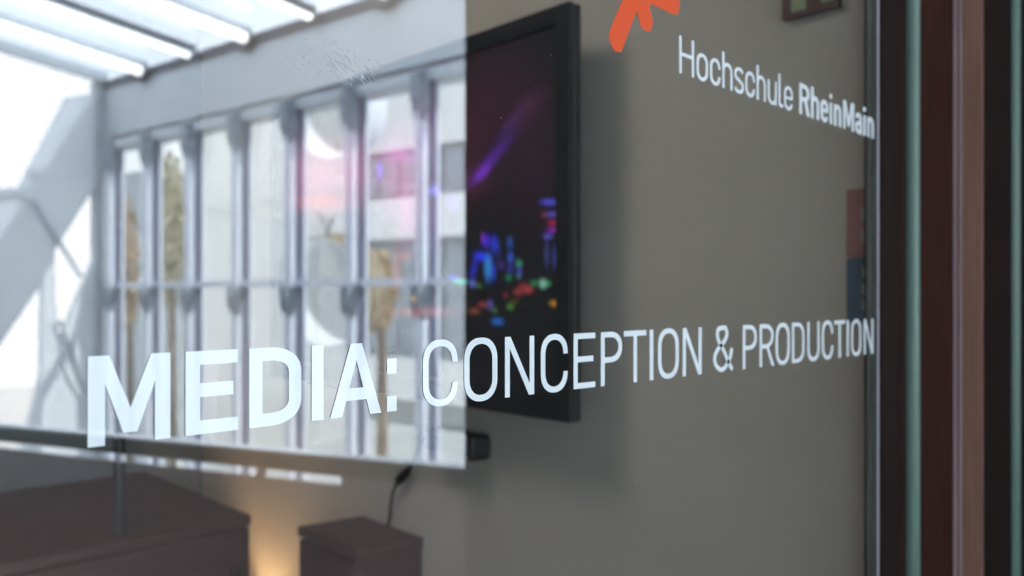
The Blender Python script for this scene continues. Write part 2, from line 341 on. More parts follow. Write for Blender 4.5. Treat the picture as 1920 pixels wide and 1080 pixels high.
# warm lamp between the cabinets, its glow on the wall
lp = on_wall(512, 1180, W0, WD) - WN * .12
lm = empty('floor_lamp', (lp.x, lp.y, 0)); tag(lm, 'low warm lamp glowing between the sideboard and the narrow cabinet', 'lamp')
MB().tube([(lp.x, lp.y, 0), (lp.x, lp.y, .02)], .09, 32).build('base', M['brass'], lm)
MB().tube([(lp.x, lp.y, .02), (lp.x, lp.y, lp.z - .12)], .008).build('pole', M['brass'], lm)
b_ = MB(); nseg = 32
for k in range(nseg):                                            # open conical shade
    t = 2 * math.pi * k / nseg
    for r, z in ((.07, -.13), (.08, .03), (.077, .03), (.067, -.13)): b_.v.append((lp.x + r * math.cos(t), lp.y + r * math.sin(t), lp.z + z))
for k in range(nseg):
    a, b = 4 * k, 4 * ((k + 1) % nseg)
    for i in range(4): b_.f.append((a + i, b + i, b + (i + 1) % 4, a + (i + 1) % 4))
b_.build('lamp_shade', M['shade'], lm, smooth=True)
MB().tube([(lp.x, lp.y, lp.z - .135), (lp.x, lp.y, lp.z - .128)], .070, 32).build('shade_floor', M['brass'], lm)
MB().tube([(lp.x, lp.y, lp.z - .11), (lp.x, lp.y, lp.z - .09), (lp.x, lp.y, lp.z - .05), (lp.x, lp.y, lp.z - .03)], [.012, .028, .028, .010], 16).build('bulb', M['bulb'], lm, smooth=True)

# notices on the wall by the door
def wall_card(x0, y0, x1, y1, d0, d1, m, name, parent=None):
    Pw = W0 - WN * d0
    a = on_wall(x0, y0, Pw, WD); b = on_wall(x1, y0, Pw, WD); zlo = on_wall(x0, y1, Pw, WD).z; zhi = a.z
    th = WN * (d0 - d1)
    return MB().prism([a, b, b + th, a + th], zlo, zhi).build(name, m, parent)
n1 = empty('notice_board', on_wall(1515, 30, W0, WD)); tag(n1, 'small maroon framed notice with olive fields high on the grey wall', 'notice')
wall_card(1466, -70, 1570, 38, .012, .002, M['maroon'], 'frame', n1)
wall_card(1483, -60, 1511, 24, .0135, .012, M['green_print'], 'field', n1)
wall_card(1539, -60, 1562, 6, .0135, .012, M['green_print'], 'field', n1)
n2 = empty('leaflet', on_wall(1610, 420, W0, WD)); tag(n2, 'dull red card with pale print beside the door frame, above the blue one', 'card')
wall_card(1587, 356, 1629.5, 482, .006, .001, M['red_print'], 'sheet', n2)
for y_ in (388, 430): wall_card(1614, y_, 1628, y_ + 26, .007, .006, M['cream_print'], 'print', n2)
n3 = empty('leaflet', on_wall(1610, 540, W0, WD)); tag(n3, 'dark blue card with pale print beside the door frame, below the red one', 'card')
wall_card(1587.5, 485, 1629.5, 604, .006, .001, M['blue_print'], 'sheet', n3)
for y_ in (500, 532, 562): wall_card(1616, y_, 1628, y_ + 20, .007, .006, M['cream_print'], 'print', n3)

# ------------------------------------------------------------------ GLAZED DOOR
def X(px, y=0.0): return on_y(px, 540, y).x
XL, XR = -0.75, X(1646)
dr_ = struct(empty('door_1', (XR, 0, 0)), 'glazed door with dark red wood frame')
pane = MB().box((XL, 0, .12), (XR, .008, 2.35)).build('glass_pane', M['pane'], dr_)
MB().box((XL - .1, -.02, .0), (XR, .03, .12)).build('bottom_rail', M['wood'], dr_)
MB().box((XL - .1, -.02, 2.35), (XR, .03, 2.47)).build('top_rail', M['wood'], dr_)
MB().box((XL - .1, -.02, .12), (XL, .03, 2.35)).build('hinge_stile', M['wood'], dr_)
MB().box((X(1630, .010), .0095, .12), (XR + .004, .014, 2.35)).box((XR + .0012, .0004, .12), (XR + .0048, .0095, 2.35)).build('gasket', M['gasket'], dr_)
MB().box((XR - .0016, -.0010, .12), (XR + .0014, -.0001, 2.35)).build('glazing_bead', M['alu'], dr_)
xg = X(1699, -.002)
MB().box((XR + .005, -.002, 0), (xg, .02, 2.47)).build('lock_stile', M['wood_dark'], dr_)
MB().box((XR + .075, -.0032, 0), (XR + .080, -.0018, 2.47)).build('stile_bead', M['wood'], dr_)
# green edge strip: quarter-round
yg = -.0165
pts = [(xg, -.002)]
for k in range(9):
    a = math.pi / 2 * k / 8
    pts.append((xg + .012 - .012 * math.cos(a), -.004 - (abs(yg) - .004) * math.sin(a)))
pts += [(xg + .03, yg), (xg + .03, .02), (xg, .02)]
MB().prism(pts, 0, 2.47).build('glass_edge_strip', M['green_edge'], dr_, smooth=False)
# fixed frame
x1 = X(1787, yg)
struct(MB().box((xg + .013, yg - .0005, 0), (x1, .04, 2.6)).build('trim_1', M['wood']))
def y_at(px, x): d = ray(px, 540); return -D + x * d.y / d.x
y2, y3, y4 = y_at(1794, x1), y_at(1803, x1), y_at(1842, x1)
struct(MB().box((x1, y2, 0), (x1 + .02, .04, 2.6)).build('trim_2', M['pinkline']))
struct(MB().box((x1 + .0012, y_at(1799, x1), 0), (x1 + .02, y2, 2.6)).build('trim_3', M['wood_light']))
struct(MB().box((x1 - .0006, y3, 0), (x1 + .02, y_at(1799, x1), 2.6)).build('trim_4', M['pinkline']))
struct(MB().box((x1 + .0006, y4, 0), (x1 + .02, y3, 2.6)).build('trim_5', M['wood_light']))
x5 = X(1896, y4)
struct(MB().box((x1 + .004, y4 - .0006, 0), (x5, .04, 2.6)).build('trim_6', M['wood_dark']))
ts = [(x5, y4)]
yq = y_at(1911, x5 + .002)
for k in range(9):
    a = math.pi / 2 * k / 8
    ts.append((x5 + .012 - .012 * math.cos(a), y4 - (y4 - yq) * math.sin(a)))
ts += [(x5 + .03, yq), (x5 + .03, .04), (x5, .04)]
struct(MB().prism(ts, 0, 2.6).build('trim_7', M['green_edge']))
struct(MB().box((x5 + .0125, yq - .0005, 0), (2.3, .04, 2.6)).build('trim_8', M['wood_dark']))
# wall around the door
struct(MB().box((-3.0, -.02, 0), (XL - .1, .06, 3.3)).build('wall_door', M['hall_white']))
struct(MB().box((XL - .1, -.02, 2.60), (2.3, .06, 3.3)).build('wall_lintel', M['hall_white']))
struct(MB().box((XL - .1, -.03, 2.47), (XR + .2, .05, 2.60)).build('trim_9', M['wood']))

# ------------------------------------------------------------------ LETTERING
YT = -0.0004                                                      # on the face of the pane
def ell(cx, cy, rx, ry, a0, a1, n=14, e=2.25):
    o = []
    for i in range(n + 1):
        a = math.radians(a0 + (a1 - a0) * i / n); c, s = math.cos(a), math.sin(a)
        o.append((cx + rx * math.copysign(abs(c) ** (2 / e), c), cy + ry * math.copysign(abs(s) ** (2 / e), s)))
    return o
class G:
    """A letter as flat pieces in units of the cap height."""
    def __init__(s): s.p = []; s.k = 0
    def poly(s, *pts): s.k += 1; s.p.append((s.k, list(pts))); return s
    def rect(s, x0, y0, x1, y1): return s.poly((x0, y0), (x1, y0), (x1, y1), (x0, y1))
    def strip(s, A, B, closed=False):
        n = len(A)
        for i in range(n if closed else n - 1):
            j = (i + 1) % n; s.p.append((s.k + 1, [A[i], A[j], B[j], B[i]]))
        s.k += 1
        return s
    def ribbon(s, P, w, wh=None):
        P = [Vector((a[0], a[1], 0)) for a in P]; P = smooth_path(P, 8); A, B = [], []
        for i, p in enumerate(P):
            d = (P[min(i + 1, len(P) - 1)] - P[max(i - 1, 0)]).normalized(); n = Vector((-d.y, d.x, 0))
            ww = math.hypot(w * n.x, (wh or w) * n.y)
            A.append((p + n * ww / 2)[:2]); B.append((p - n * ww / 2)[:2])
        return s.strip(A, B)
def ring(W, y0, y1, wv, wh, ry, a0=None, a1=None, gap=None):
    """round letter: outer and inner outline. gap=(lo,hi) opens the right side"""
    def outline(x0, x1, yy0, yy1, ry_):
        rx = (x1 - x0) / 2; cx = (x0 + x1) / 2
        q = []
        if gap: q.append((x1, max(gap[1], 0)))
        q += ell(cx, yy1 - ry_, rx, ry_, 0, 90) + ell(cx, yy1 - ry_, rx, ry_, 90, 180)[1:]
        q += ell(cx, yy0 + ry_, rx, ry_, 180, 270) + ell(cx, yy0 + ry_, rx, ry_, 270, 360)[1:]
        if gap: q.append((x1, gap[0]))
        return q
    return outline(0, W, y0, y1, ry), outline(wv, W - wv, y0 + wh, y1 - wh, ry - wh * .9)
def glyph(ch, W, wv, wh, bold):
    g = G(); xh = .735; ov = .012
    if ch == 'M':
        t, v = (wv * 1.24, wv * .42) if bold else (wv, wv * .5); yb_ = .12 if bold and W > .9 else 0.0
        g.rect(0, 0, wv, 1).rect(W - wv, 0, W, 1)
        for sx in (1, -1):
            X_ = (lambda a: a) if sx == 1 else (lambda a: W - a)
            g.poly((X_(0), 1), (X_(t), 1), (X_(W / 2), yb_ + .28), (X_(W / 2), yb_), (X_(W / 2 - v), yb_), (X_(wv), .68), (X_(0), .9))
    elif ch == 'E':
        g.rect(0, 0, wv, 1).rect(0, 0, W, wh).rect(0, 1 - wh, W, 1).rect(0, .53 - wh / 2, W * .91, .53 + wh / 2)
    elif ch in 'DPR':
        yb_ = 0 if ch == 'D' else .425
        ry = .33 if ch == 'D' else (1 - yb_) / 2; rx = min(W * .62, W - wv) if ch == 'D' else W * .56
        g.rect(0, 0, wv, 1)
        WW = W if ch != 'R' else W * .95
        A = [(0, 1)] + ell(WW - rx, 1 - ry, rx, ry, 90, 0) + ell(WW - rx, yb_ + ry, rx, ry, 0, -90) + [(0, yb_)]
        B = [(0, 1 - wh)] + ell(WW - rx, 1 - ry, rx - wv, ry - wh, 90, 0) + ell(WW - rx, yb_ + ry, rx - wv, ry - wh, 0, -90) + [(0, yb_ + wh)]
        g.strip(A, B)
        if ch == 'R': g.poly((W - wv * 1.12, 0), (W, 0), (W * .42 + wv * 1.15, yb_ + wh * .6), (W * .42, yb_ + wh * .6))
    elif ch == 'I': g.rect(0, 0, W, 1)
    elif ch == 'l':
        s_ = wv; g.rect(0, .12, s_, 1.03)
        A = [(0, .2)] + ell(.16, .17, .16, .17, 180, 262, 8) + [(W, 0)]
        B = [(s_, .2)] + ell(.16 + .02, .17, .16 - s_ + .02, .17 - wh, 180, 262, 8) + [(W, wh)]
        g.strip(A, B)
    elif ch == 'A':
        hw = .0985 if bold else wv * .5; ft = wv * 1.05
        g.poly((0, 0), (ft, 0), (W / 2, .77), (W / 2 + .0, 1), (W / 2 - hw, 1))
        g.poly((W, 0), (W - ft, 0), (W / 2, .77), (W / 2, 1), (W / 2 + hw, 1))
        k = .215; k2 = .385; f = lambda y: ft + (W / 2 - ft) * y / .77 - .02
        g.poly((f(k), k), (W - f(k), k), (W - f(k2), k2), (f(k2), k2))
    elif ch == ':': g.rect(0, 0, W, .22).rect(0, .54, W, .76)
    elif ch == 'O': g.strip(*ring(W, -ov, 1 + ov, wv, wh, .36), closed=True)
    elif ch == 'C': g.strip(*ring(W, -ov, 1 + ov, wv, wh, .35, gap=(.345, .655)))
    elif ch == 'o': g.strip(*ring(W, -ov, xh + ov, wv, wh, .30), closed=True)
    elif ch == 'c': g.strip(*ring(W, -ov, xh + ov, wv, wh, .29, gap=(.26, .47)))
    elif ch == 'e':
        A, B = ring(W, -ov, xh + ov, wv, wh, .29, gap=(.20, .33)); g.strip(A, B); g.rect(wv * .6, .33, W, .33 + wh * .85)
    elif ch == 'N':
        g.rect(0, 0, wv, 1).rect(W - wv, 0, W, 1).poly((0, 1), (wv * 1.15, 1), (W, 0), (W - wv * 1.15, 0))
    elif ch == 'T': g.rect(0, 1 - wh, W, 1).rect(W / 2 - wv / 2, 0, W / 2 + wv / 2, 1)
    elif ch == 'H': g.rect(0, 0, wv, 1).rect(W - wv, 0, W, 1).rect(0, .475, W, .475 + wh)
    elif ch in 'Uu':
        top = 1 if ch == 'U' else xh; ry = .33 if ch == 'U' else .28
        A = [(0, top)] + ell(W / 2, ry - ov, W / 2, ry, 180, 360, 24) + [(W, top)]
        B = [(wv, top)] + ell(W / 2, ry - ov, W / 2 - wv, ry - wh, 180, 360, 24) + [(W - wv, top)]
        g.strip(A, B)
        if ch == 'u': g.rect(W - wv, 0, W, top)
    elif ch in 'hn':
        top = 1.03 if ch == 'h' else xh; ry = .28
        g.rect(0, 0, wv, top)
        A = ell(W / 2, xh + ov - ry, W / 2, ry, 180, 0, 24) + [(W, 0)]
        B = ell(W / 2, xh + ov - ry, W / 2 - wv, ry - wh, 180, 0, 24) + [(W - wv, 0)]
        g.strip(A, B)
    elif ch == 'i': g.rect(0, 0, W, xh).rect(0, .87, W, 1.03)
    elif ch == 'a':
        A = ell(W / 2, xh + ov - .27, W / 2, .27, 0, 160, 16); B = ell(W / 2, xh + ov - .27, W / 2 - wv, .27 - wh, 0, 160, 16)
        g.strip(A, B).rect(W - wv, 0, W, xh - .25)
        A = [(W, .45)] + ell(W * .5, .22, W * .5, .23, 90, 270, 18) + [(W, -.01)]
        B = [(W, .45 - wh)] + ell(W * .5, .22, W * .5 - wv, .23 - wh, 90, 270, 18) + [(W, -.01 + wh)]
        g.strip(A, B)
    elif ch == 's':
        a = wv / 2; b = wh / 2; x0, x1 = a, W - a
        g.ribbon([(x1 - .01, .60), (W * .74, xh - b - .01), (W * .48, xh + ov - b), (W * .2, xh - b - .03), (x0, .56), (W * .16, .44), (W * .5, .37), (W * .86, .28), (x1, .17), (W * .78, b + .02), (W * .48, b - ov), (W * .2, b + .02), (x0 - .01, .15)], wv, wh)
    elif ch == '&':
        X_ = lambda f: wv / 2 + f * (W - wv)
        g.ribbon([(X_(.97), .50), (X_(.90), .34), (X_(.76), .19), (X_(.55), .075), (X_(.34), .05), (X_(.10), .14), (X_(.0), .28), (X_(.07), .42), (X_(.30), .555), (X_(.56), .68), (X_(.69), .82), (X_(.60), .95), (X_(.42), 1.0 - wh * .4), (X_(.22), .94), (X_(.15), .82), (X_(.24), .67), (X_(.50), .46), (X_(.75), .22), (X_(1.0), .02)], wv * .97, wh)
    return g
def text_line(name, label, items, cap, base, wv, wh, bold, m):
    """items: (letter, left pixel, right pixel); base(x) -> height of the baseline"""
    xs = X(items[0][1], YT)
    root = empty(name, (xs, YT, base(items[0][1]))); tag(root, label, 'lettering')
    for ch, a, b in items:
        x0, x1_ = X(a, YT), X(b, YT); zb_ = base((a + b) / 2)
        z_l, z_r = base(a), base(b)
        W = (x1_ - x0) / cap; wv_ = min(wv, W) if ch not in 'Ii:' else W
        g = glyph(ch, W, wv_, wh, bold)
        mb = MB()
        for kk, p in g.p:
            yo = YT - .00002 * kk
            n = len(p); area = sum(p[i][0] * p[(i+1) % n][1] - p[(i+1) % n][0] * p[i][1] for i in range(n))
            if area < 0: p = p[::-1]
            f = [(x0 + q[0] * cap, z_l + (z_r - z_l) * q[0] / W + q[1] * cap) for q in p]
            vs0 = [(q[0], yo, q[1]) for q in f]; vs1 = [(q[0], -.0001, q[1]) for q in f]
            mb.add(vs0 + vs1, [tuple(range(n)), tuple(range(n, 2 * n))[::-1]] + [(i + n, (i+1) % n + n, (i+1) % n, i) for i in range(n)])
        mb.build('letter', m, root)
zof = lambda px, py: on_y(px, py, YT).z
capA = (zof(900, 551) - zof(900, 551 + .0702 * (2570 - 900)))
baseA = lambda px: zof(px, 551 + .120 * (2570 - px))
text_line('bold_lettering', 'bold white letters reading MEDIA: on the glass', [('M', 164.4, 319.6), ('E', 347.8, 445.8), ('D', 467.1, 564.9), ('I', 584.4, 606.7), ('A', 619.1, 714.9), (':', 725.6, 743.8)], capA * 1.015, baseA, .193, .166, True, M['letter'])
LIGHT = [('C', 793, 858.1), ('O', 870.7, 932.6), ('N', 947, 1001.7), ('C', 1014.3, 1064.4), ('E', 1075.7, 1116.1), ('P', 1126.7, 1166.5), ('T', 1170, 1211.9), ('I', 1218.3, 1225), ('O', 1234, 1272.6), ('N', 1280.4, 1315.6)]
text_line('thin_lettering', 'thin white capitals reading CONCEPTION on the glass', LIGHT, capA, baseA, .118, .105, False, M['letter'])
text_line('thin_lettering', 'single thin white ampersand between the two long words', [('&', 1337.4, 1375.7)], capA, baseA, .118, .105, False, M['letter'])
text_line('thin_lettering', 'thin white capitals reading PRODUCTION beside the door frame', [('P', 1393, 1419.2), ('R', 1424.4, 1451.6), ('O', 1454.6, 1480.6), ('D', 1485.2, 1508.3), ('U', 1514, 1536.6), ('C', 1541.2, 1562), ('T', 1564.2, 1584.8), ('I', 1588, 1591.3), ('O', 1596.2, 1614.8), ('N', 1620, 1637.6)], capA, baseA, .115, .10, False, M['letter'])
capB = capA * .0543 / .0702
def baseB(px):
    py = 136.7 + (px - 1274.2) * (260.2 - 136.7) / (1638.9 - 1274.2); return zof(px, py)
text_line('small_lettering', 'thin white letters reading Hochschule below the orange mark', [('H', 1273.8, 1301.4), ('o', 1306, 1327.6), ('c', 1331.4, 1351.1), ('h', 1354.7, 1373.5), ('s', 1377.4, 1394.5), ('c', 1397.7, 1415.5), ('h', 1419, 1435.8), ('u', 1439.9, 1456.2), ('l', 1460, 1468.6), ('e', 1470.6, 1486.5)], capB, baseB, .115, .10, False, M['letter'])
text_line('small_lettering', 'bold white letters reading RheinMain beside the door frame', [('R', 1499, 1518.5), ('h', 1520.8, 1536.0), ('e', 1538.8, 1553), ('i', 1555.9, 1560), ('n', 1563.9, 1577.3), ('M', 1581.2, 1601.3), ('a', 1603.7, 1616), ('i', 1619, 1623.3), ('n', 1626.5, 1638.4)], capB, baseB, .19, .15, True, M['letter'])
# orange mark (traced outline laid flat on the pane, continued above the frame)
star = [(1167.2, 0), (1160, 17), (1148, 45), (1142.2, 64), (1142, 71), (1145, 81), (1148.5, 90), (1152, 94.5), (1157, 97), (1163, 98.2), (1165.2, 97.5), (1167.5, 92), (1176, 68), (1193.5, 21),
        (1195.5, 26), (1201, 48), (1204.5, 53.5), (1211, 57.5), (1217, 59.3), (1219.5, 58.8), (1224, 46), (1224, 38), (1219, 19), (1217, 7.5), (1219.5, 7.8), (1238, 15), (1262, 27), (1270, 27), (1271.5, 24), (1274.5, 12), (1273.5, 2), (1272, 0),
        (1268, -14), (1235, -22), (1262, -52), (1258, -66), (1248, -72), (1222, -48), (1214, -80), (1203, -88), (1193, -82), (1192, -50), (1165, -68), (1155, -62), (1155, -48), (1176, -22)]
mb = MB(); n = len(star); P_ = [on_y(a, b, YT) for a, b in star]
mb.add([(p.x, YT, p.z) for p in P_] + [(p.x, -.0001, p.z) for p in P_], [tuple(range(n)), tuple(range(n, 2 * n))[::-1]] + [(i, (i+1) % n, (i+1) % n + n, i + n) for i in range(n)])
tag(mb.build('orange_mark', M['orange']), 'orange brush-stroke star mark above the small lettering', 'logo')

# ------------------------------------------------------------------ HALL ON THE CAMERA'S SIDE (seen mirrored in the pane)
# near jamb and rail
ra = TH + math.atan(3650 / F); RD = Vector((math.cos(ra), math.sin(ra), 0))           # rail direction, mirrored space
JZ = 2.5; J = on_z(872, 551, JZ)                                                               # jamb edge, mirrored
Jm = mir(J); RDm = mir(RD); RNm = Vector((RDm.y, -RDm.x, 0))
if RNm.x < 0: RNm = -RNm
zr = CZ - (880 - 551) / F * JZ
jend = Vector((2.3, -.12, 0))
def xy(p): return (p.x, p.y)
jd = (Vector((jend.x - Jm.x, jend.y - Jm.y, 0))).normalized(); jn = Vector((jd.y, -jd.x, 0))
struct(MB().prism([xy(Jm), xy(Jm + Vector((.12, -.02, 0))), xy(jend + Vector((.12, 0, 0))), xy(jend)], 0, 3.3).build('wall_jamb', M['jamb']))
Rl = 4.6
R0, R1 = Jm, Jm + RDm * Rl
rt = empty('handrail', (R0.x, R0.y, 0)); tag(rt, 'dark brown rail with bright white top running out from the charcoal jamb', 'handrail')
MB().prism([xy(R0), xy(R1), xy(R1 + RNm * .05), xy(R0 + RNm * .05)], zr - .052, zr - .004).build('rail', M['rail'], rt)
MB().prism([xy(R0), xy(R1), xy(R1 + RNm * .055), xy(R0 + RNm * .055)], zr - .004, zr + .003).build('cap_strip', M['sill'], rt)
for s in (.7, 2.2, 3.7):
    q = R0 + RDm * s + RNm * .025; MB().box((q.x - .01, q.y - .01, zr - .11), (q.x + .01, q.y + .01, zr - .05)).build('bracket_or_shade_wedge', M['dark_steel'], rt)
def on_rail(px):                            # distance along the rail seen at a pixel
    d = ray(px, 540); d = Vector((d.x, d.y, 0)); a = J - Vector((0, -D, J.z)); 
    return (d.x * a.y - d.y * a.x) / (RD.x * d.y - RD.y * d.x)
sg = on_rail(640)
MB().prism([xy(R0), xy(R0 + RDm * sg), xy(R0 + RDm * sg + RNm * .02), xy(R0 + RNm * .02)], zr - .083, zr - .05).build('fascia_plate', M['parapet'], rt)
struct(MB().prism([xy(R0), xy(R1), xy(R1 + RNm * .03), xy(R0 + RNm * .03)], 0, zr - .082).build('wall_parapet', M['parapet']))

# atrium facade
XF = 5.5
ytop = lambda: None
zhead = CZ + 1.87; zbeam = CZ + 2.52
Yc = refl_x(196, 540, XF).y                                                            # far corner
mull = [refl_x(p, 540, XF).y for p in (215, 270, 350, 440, 546, 665, 800)]
sp_ = (mull[-1] - mull[0]) / 6
mull = [mull[-1] + sp_ * k for k in (3, 2, 1, 0, -1, -2, -3, -4, -5, -6)]
struct(MB().box((XF, Yc, zhead), (XF + .25, 1.2, zbeam)).build('wall_beam', M['beam']))
struct(MB().box((XF - .05, Yc, zhead - .10), (XF + .22, 1.2, zhead)).build('trim_10', M['beam']))
struct(MB().box((XF - .02, Yc, zhead + .0), (XF, 1.2, zhead + .05)).build('trim_11', M['dark_steel']))
struct(MB().box((XF - .03, Yc, zbeam), (XF + .25, 1.2, zbeam + .10)).build('trim_shade_gap', M['dark_steel']))  # dark strip drawn in place of the shadow gap along the beam top
struct(MB().box((XF, Yc, -4), (XF + .25, 1.2, -3.6)).build('wall_sill', M['hall_grey']))
struct(MB().box((XF - .03, Yc, CZ + .07), (XF + .08, 1.2, CZ + .135)).build('trim_13', M['mullion']))
struct(MB().box((XF - .12, Yc - .12, -4), (XF + .2, Yc + .04, zbeam + .1)).build('trim_14', M['hall_grey']))
fac = struct(empty('window_1', (XF, (Yc + 1.2) / 2, -3.6)), 'tall glazed facade of the hall')
for y in mull:
    m_ = MB().box((XF - .09, y - .05, -3.6), (XF + .1, y + .05, zhead)).build('mullion', M['mullion'], fac)
    MB().box((XF - .11, y - .014, -3.6), (XF - .09, y + .014, zhead)).build('cover_strip', M['sill'], m_)
    for zt_, hh in ((zhead - .02, .42), (CZ + .07, .30)):  # dark wedges shaped like the shade cast by the beam and the mid rail
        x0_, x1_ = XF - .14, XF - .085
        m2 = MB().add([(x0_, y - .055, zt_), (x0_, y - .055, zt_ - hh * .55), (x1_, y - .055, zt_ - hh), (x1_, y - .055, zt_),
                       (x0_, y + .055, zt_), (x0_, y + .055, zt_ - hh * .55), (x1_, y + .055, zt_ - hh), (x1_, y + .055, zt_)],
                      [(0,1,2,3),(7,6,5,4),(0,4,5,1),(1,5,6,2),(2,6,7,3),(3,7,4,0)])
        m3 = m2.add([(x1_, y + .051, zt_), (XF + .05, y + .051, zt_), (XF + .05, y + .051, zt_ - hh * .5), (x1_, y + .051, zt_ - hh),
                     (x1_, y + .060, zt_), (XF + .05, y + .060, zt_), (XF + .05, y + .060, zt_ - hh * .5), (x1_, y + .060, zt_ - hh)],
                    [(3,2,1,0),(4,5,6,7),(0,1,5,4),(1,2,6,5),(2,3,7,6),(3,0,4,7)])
        m3.build('bracket_or_shade_wedge', M['shade_wedge'], m_)
    MB().box((XF - .02, y + .05, -3.6), (XF + .06, y + .065, zhead)).build('seal', M['mullion_dark'], m_)
ys = sorted(mull)
for a, b in zip([Yc] + ys, ys + [1.2]):
    if b - a > .15:
        MB().box((XF + .03, a + .05, -3.6), (XF + .04, b - .05, zhead)).build('pane', M['window_glass'], fac)

# sloping glass roof with light tubes
rs = .136
def zroof(x): return zbeam + .12 + rs * (XF - x)
XN = 2.0
rf = struct(empty('ceiling_skylight', (3.7, -6, zroof(3.7))), 'sloping glass roof of the hall')
step = .39 * XF / 2
ry0 = refl_x(470, 92, XF).y
k0 = -6; rods = []
y = ry0 + 6 * step
while y > Yc + .1: rods.append(y); y -= step
prev = 1.2
for i, y in enumerate(rods + [Yc]):
    MB().add([(XN, y + .02, zroof(XN) + .06), (XF + .3, y + .02, zroof(XF + .3) + .06), (XF + .3, prev - .02, zroof(XF + .3) + .06), (XN, prev - .02, zroof(XN) + .06),
              (XN, y + .02, zroof(XN) + .07), (XF + .3, y + .02, zroof(XF + .3) + .07), (XF + .3, prev - .02, zroof(XF + .3) + .07), (XN, prev - .02, zroof(XN) + .07)],
             [(3,2,1,0),(4,5,6,7),(0,1,5,4),(1,2,6,5),(2,3,7,6),(3,0,4,7)]).build('pane', M['roof_glass'], rf)
    prev = y
for i, y in enumerate(rods):
    MB().beam((XN, y, zroof(XN) + .03), (XF, y, zroof(XF) + .03), .05, .06).build('glazing_bar', M['dark_steel' if i % 2 else 'beam'], rf)
ORD = 'nearest second third fourth fifth sixth seventh eighth ninth tenth eleventh twelfth thirteenth fourteenth fifteenth sixteenth'.split()
for i, y in enumerate(rods):
    big = (i % 2 == 0)
    r = .055 if big else .032
    e = empty('light_tube', (XF - .3, y + .09, zroof(XF - .3)))
    tag(e, ('thick' if big else 'thin') + ' white light tube under the glass roof, ' + ORD[len(rods) - 1 - i] + ' out from the end wall', 'light tube', 'light tubes under the glass roof')
    A, B = (XN + .15, y + .09, zroof(XN + .15) - .10), (XF - .12, y + .09, zroof(XF - .12) - .10)
    MB().tube([A, B], r, 12).build('tube', M['tube'], e, smooth=True)
    MB().beam((B[0] - .01, B[1], B[2]), (B[0] + .06, B[1], B[2] - .01), r * 1.6, r * 1.8).build('end_cap', M['dark_steel'], e)
    if big: MB().box((XF - .10, y - .10, zbeam - .05), (XF, y + .06, zbeam + .09)).build('bracket_or_shade_wedge', M['dark_steel'], e)
struct(MB().beam((XN, Yc + .05, zroof(XN) + .02), (XF, Yc + .05, zroof(XF) + .02), .12, .12).build('trim_15', M['beam']))

# end wall: white panels, with sky openings standing in for sun patches on it
YE = Yc
def P(px, py): q = refl_y(px, py, YE); return (q.x, q.z)
panels = []
def end_panel(pts, m, off=0.0, th=.12):
    q = [P(*a) for a in pts]; n_ = len(q)
    mb = MB().add([(a, YE - off, b) for a, b in q] + [(a, YE - off - th, b) for a, b in q],
                  [tuple(range(n_)), tuple(range(n_, 2 * n_))[::-1]] + [(i, (i+1) % n_, (i+1) % n_ + n_, i + n_) for i in range(n_)])
    return mb
ew = struct(empty('wall_end', (3, YE, 0)), 'end wall of white panels with openings standing in for sun patches')
end_panel([(200, 170), (128, 182), (38, 352), (60, 430), (104, 468), (186, 338), (200, 330)], 0).build('panel', M['hall_white'], ew)
end_panel([(200, 330), (186, 338), (183, 470), (112, 640), (122, 700), (160, 760), (200, 880), (200, 330)][:-1], 0, -.01).build('panel', M['hall_white'], ew)
end_panel([(38, 352), (-60, 356), (-60, 700), (0, 648), (82, 528), (104, 468), (60, 430)], 0, .01).build('panel', M['hall_white'], ew)
end_panel([(82, 528), (104, 468), (106, 560), (112, 640), (122, 700), (160, 760), (200, 900), (30, 900), (58, 790), (80, 700)], 0, .02).build('panel', M['hall_white'], ew)
end_panel([(-400, 356), (-60, 356), (-60, 960), (-400, 960)], 0, .0).build('panel', M['hall_white'], ew)
end_panel([(-60, 356), (38, 352), (36, 364), (-60, 368)], 0, -.05, .05).build('edge', M['sill'], ew)
MB().beam((P(60, 375)[0], YE + .03, P(60, 375)[1]), (P(150, 520)[0], YE + .03, P(150, 520)[1]), .05, .04).build('brace', M['beam'], ew)
MB().beam((P(110, 600)[0], YE + .03, P(110, 600)[1]), (P(165, 740)[0], YE + .03, P(165, 740)[1]), .05, .04).build('brace', M['beam'], ew)
MB().box((-3, YE - .1, -4), (XF, YE, -.75)).build('plinth', M['hall_grey'], ew)
struct(MB().box((-3, YE - .12, zbeam + .0), (1.4, YE, 5.2)).build('wall_gable', M['hall_white']))
# rest of the hall
struct(MB().prism([(-3.0, -.03), (2.40, -.03), (2.40, -.20), (Jm.x + .12, Jm.y), xy(R0 + RNm * .06), xy(R1 + RNm * .06), (-3.0, R1.y)], -.25, 0).build('floor_landing', M['hall_floor']))
struct(MB().box((-3.0, YE - .1, -4.1), (XF + .2, 1.2, -4)).build('floor_hall', M['hall_floor']))
struct(MB().box((-3.1, R1.y - .06, 0), (R1.x, R1.y, 1.0)).build('wall_parapet_end', M['parapet']))
struct(MB().box((-3.12, YE, -4), (-3.0, .06, 5.2)).build('wall_hall_back', M['hall_white']))
struct(MB().box((-3.1, YE, 3.3), (XN, .06, 3.42)).build('ceiling_hall', M['hall_white']))
struct(MB().box((XN - .1, YE, 3.42), (XN, 1.2, 5.3)).build('wall_upstand', M['hall_white']))
struct(MB().box((2.5, 1.1, -4), (XF + .2, 1.2, 4.5)).build('wall_hall_side', M['hall_white']))
struct(MB().box((2.42, -.12, -4), (2.5, 1.2, 4.5)).build('wall_hall_return', M['hall_white']))

